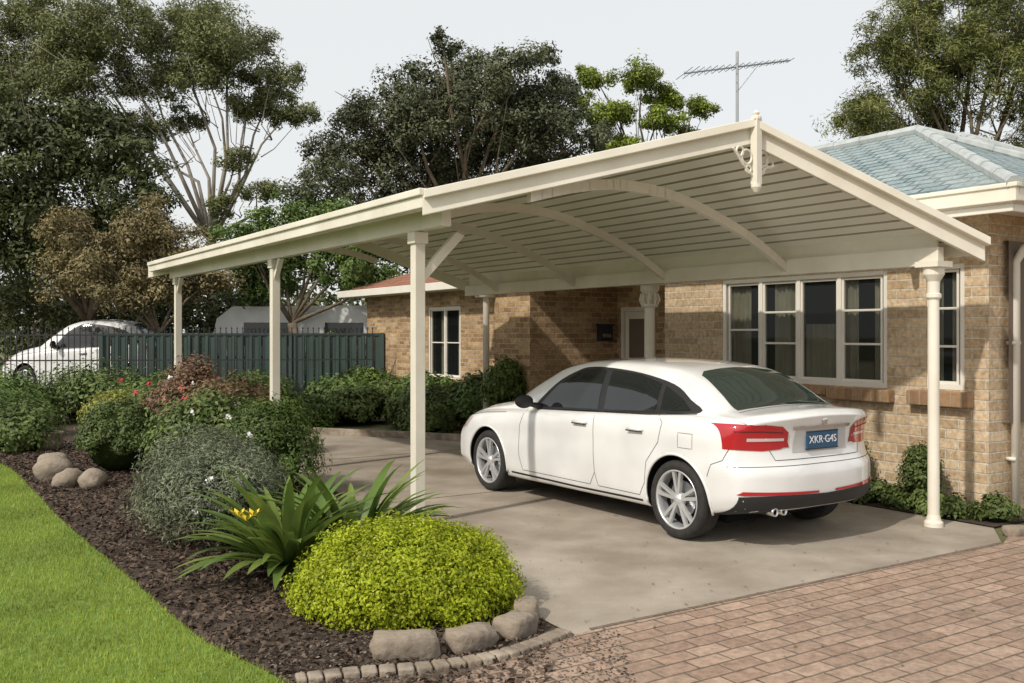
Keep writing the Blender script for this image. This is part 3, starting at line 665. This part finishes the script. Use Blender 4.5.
        h.tube([(2.88,s*.78,.965),(2.88,s*.92,.985)],[.03,.022],M_black); h.build('door_mirror',e,smooth=True)
    patch('rear_glass',[(.405,-.58),(.385,-.35),(.375,0),(.385,.35),(.405,.58),(.62,.54),(.90,.49),(.97,.40),(.99,.2),(.995,0),(.99,-.2),(.97,-.40),(.90,-.49),(.62,-.54)],'T',.004,M_rglass)
    patch('windscreen',[(3.36,-.66),(3.42,-.3),(3.43,0),(3.42,.3),(3.36,.66),(2.9,.61),(2.56,.55),(2.54,.25),(2.53,0),(2.54,-.25),(2.56,-.55),(2.9,-.61)],'T',.004,M_wind)
    seam('boot_lid_gap',[(.35,-.62),(.33,0),(.35,.62)],'T',w=.012)
    for s in (1,-1):
        patch('tail_light',[(s*.38,.81),(s*.38,.915),(s*.45,.965),(s*.60,.982),(s*.84,.982),(s*.84,.79),(s*.60,.775),(s*.45,.785)],'B',.006,M_red,step=.025)
        patch('reverse_lamp',[(s*.42,.850),(s*.42,.872),(s*.72,.878),(s*.72,.852)],'B',.010,M_clear,step=.025)
        seam('light_rib',[(s*.43,.915),(s*.60,.928),(s*.80,.930)],'B',w=.006,mat=M_black,off=.009)
        seam('boot_seam',[(s*.62,1.03),(s*.60,.98)],'B'); seam('boot_seam',[(s*.54,.775),(s*.50,.70),(0,.70)],'B')
        patch('bumper_reflector',[(s*.10,.428),(s*.10,.446),(s*.78,.470),(s*.81,.445),(s*.78,.440)],'B',.007,M_red,step=.03)
        seam('bumper_crease',[(s*.84,.655),(s*.45,.655),(0,.655)],'B',w=.005)
    patch('rear_diffuser',[(-.80,.26),(-.80,.43),(-.5,.435),(0,.42),(.5,.435),(.80,.43),(.80,.26)],'B',.005,M_black,step=.03)
    patch('plate_recess',[(-.33,.75),(-.30,.935),(.30,.935),(.33,.75)],'B',.003,plain('recess_white',(.50,.50,.49),rough=.4),step=.04)
    patch('boot_trim',[(-.34,.935),(-.34,.96),(.34,.96),(.34,.935)],'B',.010,M_chrome,step=.03)
    h=MB(); p,nn=cast(0,.84,'B'); h.box(p.x-.022,p.x-.006,-.185,.185,.775,.905,M_plate); h.box(p.x-.024,p.x-.004,-.19,.19,.767,.775,M_black); h.box(p.x-.024,p.x-.004,-.19,.19,.905,.913,M_black)
    h.build('number_plate',e)
    if detail:
        tcu=bpy.data.curves.new('plate_text','FONT'); tcu.body='XKR·G4S'; tcu.size=.085; tcu.align_x='CENTER'; tcu.align_y='CENTER'; tcu.extrude=.001
        to=bpy.data.objects.new('plate_text',tcu); to.location=(p.x-.024,0,.842); to.rotation_euler=(math.pi/2,0,-math.pi/2); COL.objects.link(to); to.parent=e; tcu.materials.append(M_white)
        q,_=cast(0,.985,'B'); h=MB(); h.lathe([(0,0),(.028,0),(.033,.005),(.028,.012),(0,.012)],(0,0,0),M_chrome,axis='y',seg=20); bo=h.build('boot_badge',e,smooth=True); bo.rotation_euler=(0,0,math.pi/2*-1); bo.location=(q.x-.012,0,.995)
    for i,y in enumerate((.52,.42)):
        hh=MB(); hh.lathe([(.024,.02),(.026,0),(.033,0),(.035,.02),(.035,.16),(0.001,.16),(.024,.15),(.024,.02)],(0,0,0),M_chrome,axis='y',seg=18); o=hh.build('exhaust_tip',e,smooth=True); o.rotation_euler=(0,0,-math.pi/2); o.location=(.07,y,.30)
    h=MB(); h.box(.5,4.2,-.6,.6,.16,.24,M_arch); h.build('underbody',e)
    for wx in WX:
        for s in (-1,1):
            h=MB(); yo=.866*s; f=-s
            def Lp(pr,m,sg=48): h.lathe([(r,yo+f*d) for r,d in pr],(wx,0,WR),m,axis='y',seg=sg)
            Lp([(.240,.012),(.250,.0),(.285,-.006),(.308,.004),(.320,.02),(.325,.045),(.325,.165),(.318,.19),(.29,.205),(.240,.2)],M_tire)
            Lp([(.243,.010),(.245,.002),(.233,.002),(.227,.015),(.220,.05),(.215,.17)],M_rim)
            Lp([(.215,.10),(.001,.10)],M_arch); Lp([(.150,.08),(.150,.09),(.03,.09)],M_alu); Lp([(.15,.08),(.05,.078)],M_alu)
            Lp([(.0001,.008),(.028,.008),(.034,.014),(.055,.022),(.060,.06)],M_rim,24)
            for k in range(5):
                for dlt in (-.13,.13):
                    t=2*math.pi*k/5+.3; t1=t+dlt*1.35; ta=t+dlt*1.3
                    def pt(r,ang,off,d): return (wx+r*math.cos(ang)-off*math.sin(ang),yo+f*d,WR+r*math.sin(ang)+off*math.cos(ang))
                    w0,w1=.013,.017
                    V=[pt(.045,ta,-w0,.045),pt(.045,ta,w0,.045),pt(.234,t1,w1,.035),pt(.234,t1,-w1,.035),pt(.045,ta,-w0,.018),pt(.045,ta,w0,.018),pt(.234,t1,w1*.8,.008),pt(.234,t1,-w1*.8,.008)]
                    h.hexa(V,M_rim)
            wo=h.build('wheel',e,smooth=False)
            wo.data.polygons.foreach_set('use_smooth',[len(p.vertices)==4 and (p.area<.0021) for p in wo.data.polygons])
    return e
car=make_car('parked_car'); x,y=w2(6.285,4.96); car.location=(x,y,.014); car.rotation_euler=(0,0,math.atan2(.835,-.55))
car2=make_car('parked_car',False); car2.location=(-8.6,24.3,0); car2.rotation_euler=(0,0,math.radians(176)); car2.scale=(.92,1.1,1.42)
# ---------------------------------------------------------------- fences, caravan
mb=MB(); X0,X1=-9.5,-3.1
n=int((X1-X0)/.2)
for i in range(n):
    x=X0+(X1-X0)*i/n; w=(X1-X0)/n; Yf=22+.12*(x-X0)
    mb.add([(x,Yf,.02),(x+w*.55,Yf,.02),(x+w*.65,Yf-.03,.02),(x+w*.9,Yf-.03,.02),(x+w,Yf,.02),(x,Yf,1.66),(x+w*.55,Yf,1.66),(x+w*.65,Yf-.03,1.66),(x+w*.9,Yf-.03,1.66),(x+w,Yf,1.66)],[(0,1,6,5),(1,2,7,6),(2,3,8,7),(3,4,9,8)],M_fence)
mb.vbeam((X0,22,1.72),(X1,22.77,1.72),.06,.07,M_fence)
for i in range(4):
    x=X0+(X1-X0)*i/3; mb.box(x-.04,x+.04,21.93+.12*(x-X0),22.0+.12*(x-X0),0,1.73,M_fence)
mb.build('metal_fence')
mb=MB()
for i in range(96):
    x=-14.6+i*.12; yy=20.9+.12*(x+10.6); mb.box(x-.009,x+.009,yy-.009,yy+.009,.05,1.80,M_iron); mb.lathe([(.0,0),(.02,.02),(0,.07)],(x,yy,1.80),M_iron,seg=4)
for z in (.3,1.1,1.66): mb.vbeam((-14.6,20.42,z+.03),(-3.15,21.8,z+.03),.03,.035,M_iron)
mb.build('iron_railing')
cv=empty('caravan',(-5.5,26,0),math.radians(4)); mb=MB()
pr=[(-2.4,.5),(-2.5,1.2),(-2.3,2.1),(-1.9,2.42),(1.9,2.46),(2.2,2.3),(2.3,1.2),(2.2,.5)]
vs=[(x,-1,z) for x,z in pr]+[(x,1,z) for x,z in pr]; k=len(pr)
mb.add(vs,[tuple(range(k)),tuple(range(k,2*k))[::-1]]+[(i,(i+1)%k,k+(i+1)%k,k+i) for i in range(k)],M_paint)
mb.box(-1.6,-.4,-1.02,-1.0,1.4,2.0,M_wind); mb.box(.5,1.5,-1.02,-1.0,1.4,2.0,M_wind); mb.box(-2.3,2.2,-1.015,-1.0,1.05,1.12,M_black)
mb.lathe([(0,-1.02),(.3,-1.02),(.33,-.9),(.33,-.8)],(0,0,.33),M_tire,axis='y'); mb.build('caravan_body',cv,bevel=.03)
# ---------------------------------------------------------------- trees
def bl(Y,lst,dy=1.2): return [(x,Y+random.uniform(-dy,dy),z,r) for x,z,r in lst]
tree('gum_tree',(-9.6,30,0),bl(30,[(-13.6,10.6,1.5),(-12.2,11.1,1.7),(-10.4,11.3,1.7),(-8.7,10.7,1.6),(-7.5,9.6,1.2),(-6.9,8.7,.9),(-9.4,9.9,1.3),(-11.4,9.8,1.4),(-13.3,9.3,1.2),(-8.3,8.9,.9),(-8.4,7.0,.6),(-7.8,6.0,.7),(-11.8,8.2,1.1),(-10.6,8.6,.7),(-9.0,5.6,.6)]),85000,.13,LM_gum,M_gbark,.2,fork=(-9.5,30,4.6),sub=.34,flat=.6,aspect=.3,limb=.42)
tree('gum_tree',(-15.5,31,0),bl(31,[(-16.2,11.8,1.9),(-17.8,10.6,2.0),(-15.2,10.4,1.2),(-16.5,9.2,1.7),(-14.8,12,1.1)]),32000,.15,LM_gum,M_gbark,.24,flat=.65,aspect=.3)
tree('broadleaf_tree',(-11.6,26,0),bl(26,[(-13.3,6.3,1.8),(-11.6,6.9,1.6),(-10.4,6.2,1.2),(-12.4,4.6,2.0),(-14.0,4.4,2.1),(-10.5,4.9,1.4),(-13.9,7.7,1.6),(-12.4,7.7,1.2),(-15.6,6.2,1.9),(-11.2,3.6,1.3),(-10.0,3.4,1.0)]),72000,.14,LM_dark,M_bark,.25,sub=.32)
tree('hedge_tree',(-13.0,28.5,0),bl(28.5,[(-16.5,2.6,1.8),(-14.2,2.4,1.7),(-12,2.4,1.7),(-10,2.3,1.6),(-8,2.4,1.5)],.5),18000,.16,LM_dark,M_bark,.2)
tree('russet_tree',(-8.5,22.9,0),bl(23.2,[(-10.5,3.3,1.2),(-9.2,4.0,1.0),(-8.3,3.8,1.0),(-7.6,3.1,.9),(-9.6,2.9,1.0),(-8.8,4.6,.6),(-10.9,4.2,.8),(-8.5,2.8,.8)],.5),34000,.10,LM_brown,M_bark,.12,aspect=.4)
tree('oak_tree',(-1.5,26,0),bl(26,[(-4.6,6.6,1.2),(-3.75,7.6,1.3),(-2.5,8.4,1.3),(-1.15,8.7,1.3),(.2,8.45,1.2),(1.2,7.8,1.1),(1.9,7.0,.8),(-1.7,7.2,1.7),(0,6.9,1.6),(-3,6.1,1.6),(-5,5.6,.9),(-3.8,4.7,1.4),(-1.5,5.4,1.6),(1,5.8,1.6),(-2.6,7.4,1.2),(.6,7.2,1.2),(-.5,7.9,1.2),(-1.8,9.3,.5),(-4.4,7.8,.5),(1.4,8.7,.5)]),130000,.105,LM_ctr,M_bark,.3,nsub=44,sub=.30,shell=.4)
tree('pine_tree',(4.6,32,0),bl(32,[(2.8,10.5,.8),(4.3,10.2,.9),(5.2,9.7,.9),(6.1,9.3,.75),(3.6,9.2,.8),(5,8.7,.8),(3,8.8,.8),(6.3,8.5,.7),(4.2,7.8,.9),(5.6,7.5,.9),(2.3,9.6,.5),(3.6,8.0,.8)],.8),36000,.12,LM_brt,M_bark,.2,flat=.5,shell=.2,sub=.34)
tree('she_oak_tree',(12.5,26,0),bl(26,[(9.9,9.4,1.0),(10.1,7.8,1.2),(11.4,9.2,1.4),(11.1,10.6,1.2),(12.8,9.7,1.5),(13.4,8.1,1.5),(11.7,7.6,1.3),(14.4,10.3,1.6),(9.5,7.4,.8),(12.6,11.5,1.4),(10.4,6.5,1.1),(12.5,6.2,1.4),(14.8,7,1.5),(10.9,8.4,1.1)]),100000,.14,LM_right,M_bark,.28,aspect=.2)
tree('lilly_pilly_tree',(-5.6,24.2,0),bl(24.4,[(-6.5,4.1,1.0),(-5.5,4.7,1.0),(-4.7,4.4,1.0),(-7.0,3.3,1.0),(-4.6,3.4,.9),(-6.0,3.3,1.0),(-3.7,3.4,1.0),(-3.3,4.3,1.0)],.4),36000,.11,LM_mid,M_bark,.15)
tree('lilly_pilly_tree',(-2.0,28,0),bl(29,[(-3,3,1.3),(-1,3.4,1.4),(1,3.6,1.5),(3,3.5,1.5)],.5),9000,.18,LM_dark,M_bark,.15)
B=[(x+random.uniform(-2,2),random.uniform(46,58),random.uniform(1.5,3.5),random.uniform(2.5,3.6)) for x in range(-66,70,4)]
C,Nn=crown(B,50000,nsub=18,flat=.9); leafmesh('distant_trees',C,Nn,.42,LM_dark)
# ---------------------------------------------------------------- shrubs
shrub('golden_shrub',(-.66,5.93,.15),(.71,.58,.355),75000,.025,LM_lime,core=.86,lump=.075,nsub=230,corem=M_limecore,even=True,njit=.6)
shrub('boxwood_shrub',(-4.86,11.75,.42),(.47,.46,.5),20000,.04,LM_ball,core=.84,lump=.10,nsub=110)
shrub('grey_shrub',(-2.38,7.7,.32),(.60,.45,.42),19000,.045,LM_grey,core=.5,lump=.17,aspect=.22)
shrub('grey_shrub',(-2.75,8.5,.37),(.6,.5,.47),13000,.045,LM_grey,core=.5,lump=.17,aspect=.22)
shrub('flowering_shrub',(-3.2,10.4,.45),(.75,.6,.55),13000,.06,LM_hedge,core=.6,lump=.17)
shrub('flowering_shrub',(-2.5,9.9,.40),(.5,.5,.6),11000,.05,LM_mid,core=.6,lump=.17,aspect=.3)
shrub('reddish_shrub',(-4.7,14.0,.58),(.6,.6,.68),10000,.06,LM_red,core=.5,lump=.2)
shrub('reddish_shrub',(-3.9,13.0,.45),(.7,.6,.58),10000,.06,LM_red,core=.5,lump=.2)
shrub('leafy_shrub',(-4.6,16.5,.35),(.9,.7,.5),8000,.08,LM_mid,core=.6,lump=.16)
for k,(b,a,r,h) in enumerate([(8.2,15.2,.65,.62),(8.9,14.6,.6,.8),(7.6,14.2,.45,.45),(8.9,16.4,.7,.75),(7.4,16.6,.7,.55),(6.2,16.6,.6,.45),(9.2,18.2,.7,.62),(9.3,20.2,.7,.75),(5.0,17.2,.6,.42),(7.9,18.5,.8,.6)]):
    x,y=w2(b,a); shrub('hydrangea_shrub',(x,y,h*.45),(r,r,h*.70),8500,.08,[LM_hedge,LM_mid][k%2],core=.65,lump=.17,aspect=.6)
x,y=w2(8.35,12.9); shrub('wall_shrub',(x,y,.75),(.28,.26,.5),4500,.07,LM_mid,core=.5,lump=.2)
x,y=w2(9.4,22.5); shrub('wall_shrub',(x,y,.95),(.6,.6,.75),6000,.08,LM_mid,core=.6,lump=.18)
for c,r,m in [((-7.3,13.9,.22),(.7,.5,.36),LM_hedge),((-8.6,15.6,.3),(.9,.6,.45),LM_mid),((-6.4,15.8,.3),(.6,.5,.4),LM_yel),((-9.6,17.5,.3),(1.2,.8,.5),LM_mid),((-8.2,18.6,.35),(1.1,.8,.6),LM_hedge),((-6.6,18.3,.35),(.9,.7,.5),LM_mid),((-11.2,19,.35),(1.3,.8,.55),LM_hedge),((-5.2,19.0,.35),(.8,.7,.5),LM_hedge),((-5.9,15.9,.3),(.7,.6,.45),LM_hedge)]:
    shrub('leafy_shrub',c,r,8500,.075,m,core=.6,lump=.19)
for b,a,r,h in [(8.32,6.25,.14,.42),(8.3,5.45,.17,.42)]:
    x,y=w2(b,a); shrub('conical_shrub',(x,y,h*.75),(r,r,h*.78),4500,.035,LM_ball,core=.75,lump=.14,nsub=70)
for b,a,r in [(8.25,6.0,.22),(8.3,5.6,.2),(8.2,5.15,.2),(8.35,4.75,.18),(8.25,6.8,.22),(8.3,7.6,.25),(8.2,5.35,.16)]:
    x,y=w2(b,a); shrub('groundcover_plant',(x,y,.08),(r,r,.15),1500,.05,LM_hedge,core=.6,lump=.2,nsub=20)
sheet('wall_bed',[w2(8.06,4.6),w2(8.06,9.2),w2(8.6,9.2),w2(8.6,4.96),w2(8.95,4.94),w2(8.95,4.6)],.020,M_mulch)
def strap(name,c,n,L,w,mat,seed=3):
    mb=MB(); rr=random.Random(seed)
    for i in range(n):
        az=rr.uniform(0,2*math.pi); el=rr.uniform(.35,1.4); l=L*rr.uniform(.65,1.05); p=Vector(c)+Vector((math.cos(az)*.08,math.sin(az)*.08,.02)); vs=[]; S=9
        d=Vector((math.cos(az),math.sin(az),0)); sd=Vector((-math.sin(az),math.cos(az),0)); e_=el; ww=w*rr.uniform(.7,1.1)
        for k in range(S+1):
            t=k/S; W=ww*(math.sin(math.pi*min(1,.18+t*.82))**.7)*.5+.001
            vs+=[p-sd*W+Vector((0,0,W*.35)),p.copy(),p+sd*W+Vector((0,0,W*.35))]
            p=p+(d*math.cos(e_)+Vector((0,0,math.sin(e_))))*l/S; e_-=rr.uniform(.03,.11)*(1+t)
        fs=[]
        for k in range(S): fs+=[(3*k,3*k+1,3*k+4,3*k+3),(3*k+1,3*k+2,3*k+5,3*k+4)]
        mb.add(vs,fs,mat)
    return mb.build(name,smooth=True,fixn=False)
strap('strap_leaf_plant',(-1.62,6.85,0),105,.90,.09,LM_strap)
strap('strap_leaf_plant',(-1.2,7.2,0),85,.92,.085,LM_strap,seed=5)
mb=MB()
for c in [(-1.82,6.5,.42),(-1.88,6.52,.45),(-1.76,6.46,.46)]:
    for k in range(6):
        t=k*math.pi/3; mb.add([c,(c[0]+.04*math.cos(t-.4),c[1]+.03*math.sin(t-.4),c[2]+.03),(c[0]+.07*math.cos(t),c[1]+.04*math.sin(t),c[2]+.05),(c[0]+.04*math.cos(t+.4),c[1]+.03*math.sin(t+.4),c[2]+.03)],[(0,1,2,3)],M_yfl)
mb.build('yellow_flowers')
def flowers(name,P,m,s=.03):
    C=np.concatenate([np.array(p)+R.normal(0,.014,(9,3)) for p in P]); leafmesh(name,C,np.tile([0,-1,.5],(len(C),1)),s,m,aspect=.9)
flowers('white_flowers',[(-2.3,7.2,.60),(-2.42,7.25,.35),(-2.9,9.7,.85),(-3.3,9.8,.9),(-4.8,13.3,1.1),(-4.5,13.4,1.0),(-3.6,12.4,.8),(-2.6,9.4,.7)],M_flw)
flowers('red_flowers',[(-4.3+R.normal(0,.5),13.0+R.normal(0,.3),R.uniform(.6,1.1)) for _ in range(22)],M_rfl,.04)
# ---------------------------------------------------------------- light
S=Vector((-.62,-.66,.80)).normalized(); el=math.asin(S.z); az=math.atan2(S.x,S.y)
sl=bpy.data.lights.new('sun','SUN'); sl.energy=3.0; sl.angle=math.radians(1.5); sl.color=(1,.935,.84)
so=bpy.data.objects.new('sun',sl); so.rotation_euler=(-S).to_track_quat('-Z','Y').to_euler(); COL.objects.link(so)
w=bpy.data.worlds.new('sky'); sc.world=w; w.use_nodes=True; nt=w.node_tree; bg=nt.nodes['Background']
sk=nt.nodes.new('ShaderNodeTexSky'); sk.sky_type='NISHITA'; sk.sun_disc=False; sk.sun_elevation=el; sk.sun_rotation=az; sk.dust_density=4; sk.air_density=1.0
mx=nt.nodes.new('ShaderNodeMixRGB'); mx.inputs['Fac'].default_value=.78; mx.inputs['Color2'].default_value=(8.75,8.8,8.65,1)
nt.links.new(sk.outputs[0],mx.inputs['Color1']); nt.links.new(mx.outputs[0],bg.inputs['Color']); bg.inputs['Strength'].default_value=.115
# ---------------------------------------------------------------- camera
cam=bpy.data.cameras.new('camera'); cam.lens=950/1024*36; cam.sensor_width=36; cam.shift_y=-7.5/1024; cam.clip_end=2000
co=bpy.data.objects.new('camera',cam); co.location=(0,0,1.7); co.rotation_euler=(math.pi/2,0,0); COL.objects.link(co); sc.camera=co
sc.view_settings.view_transform='Standard'; sc.view_settings.look='None'; sc.view_settings.exposure=0
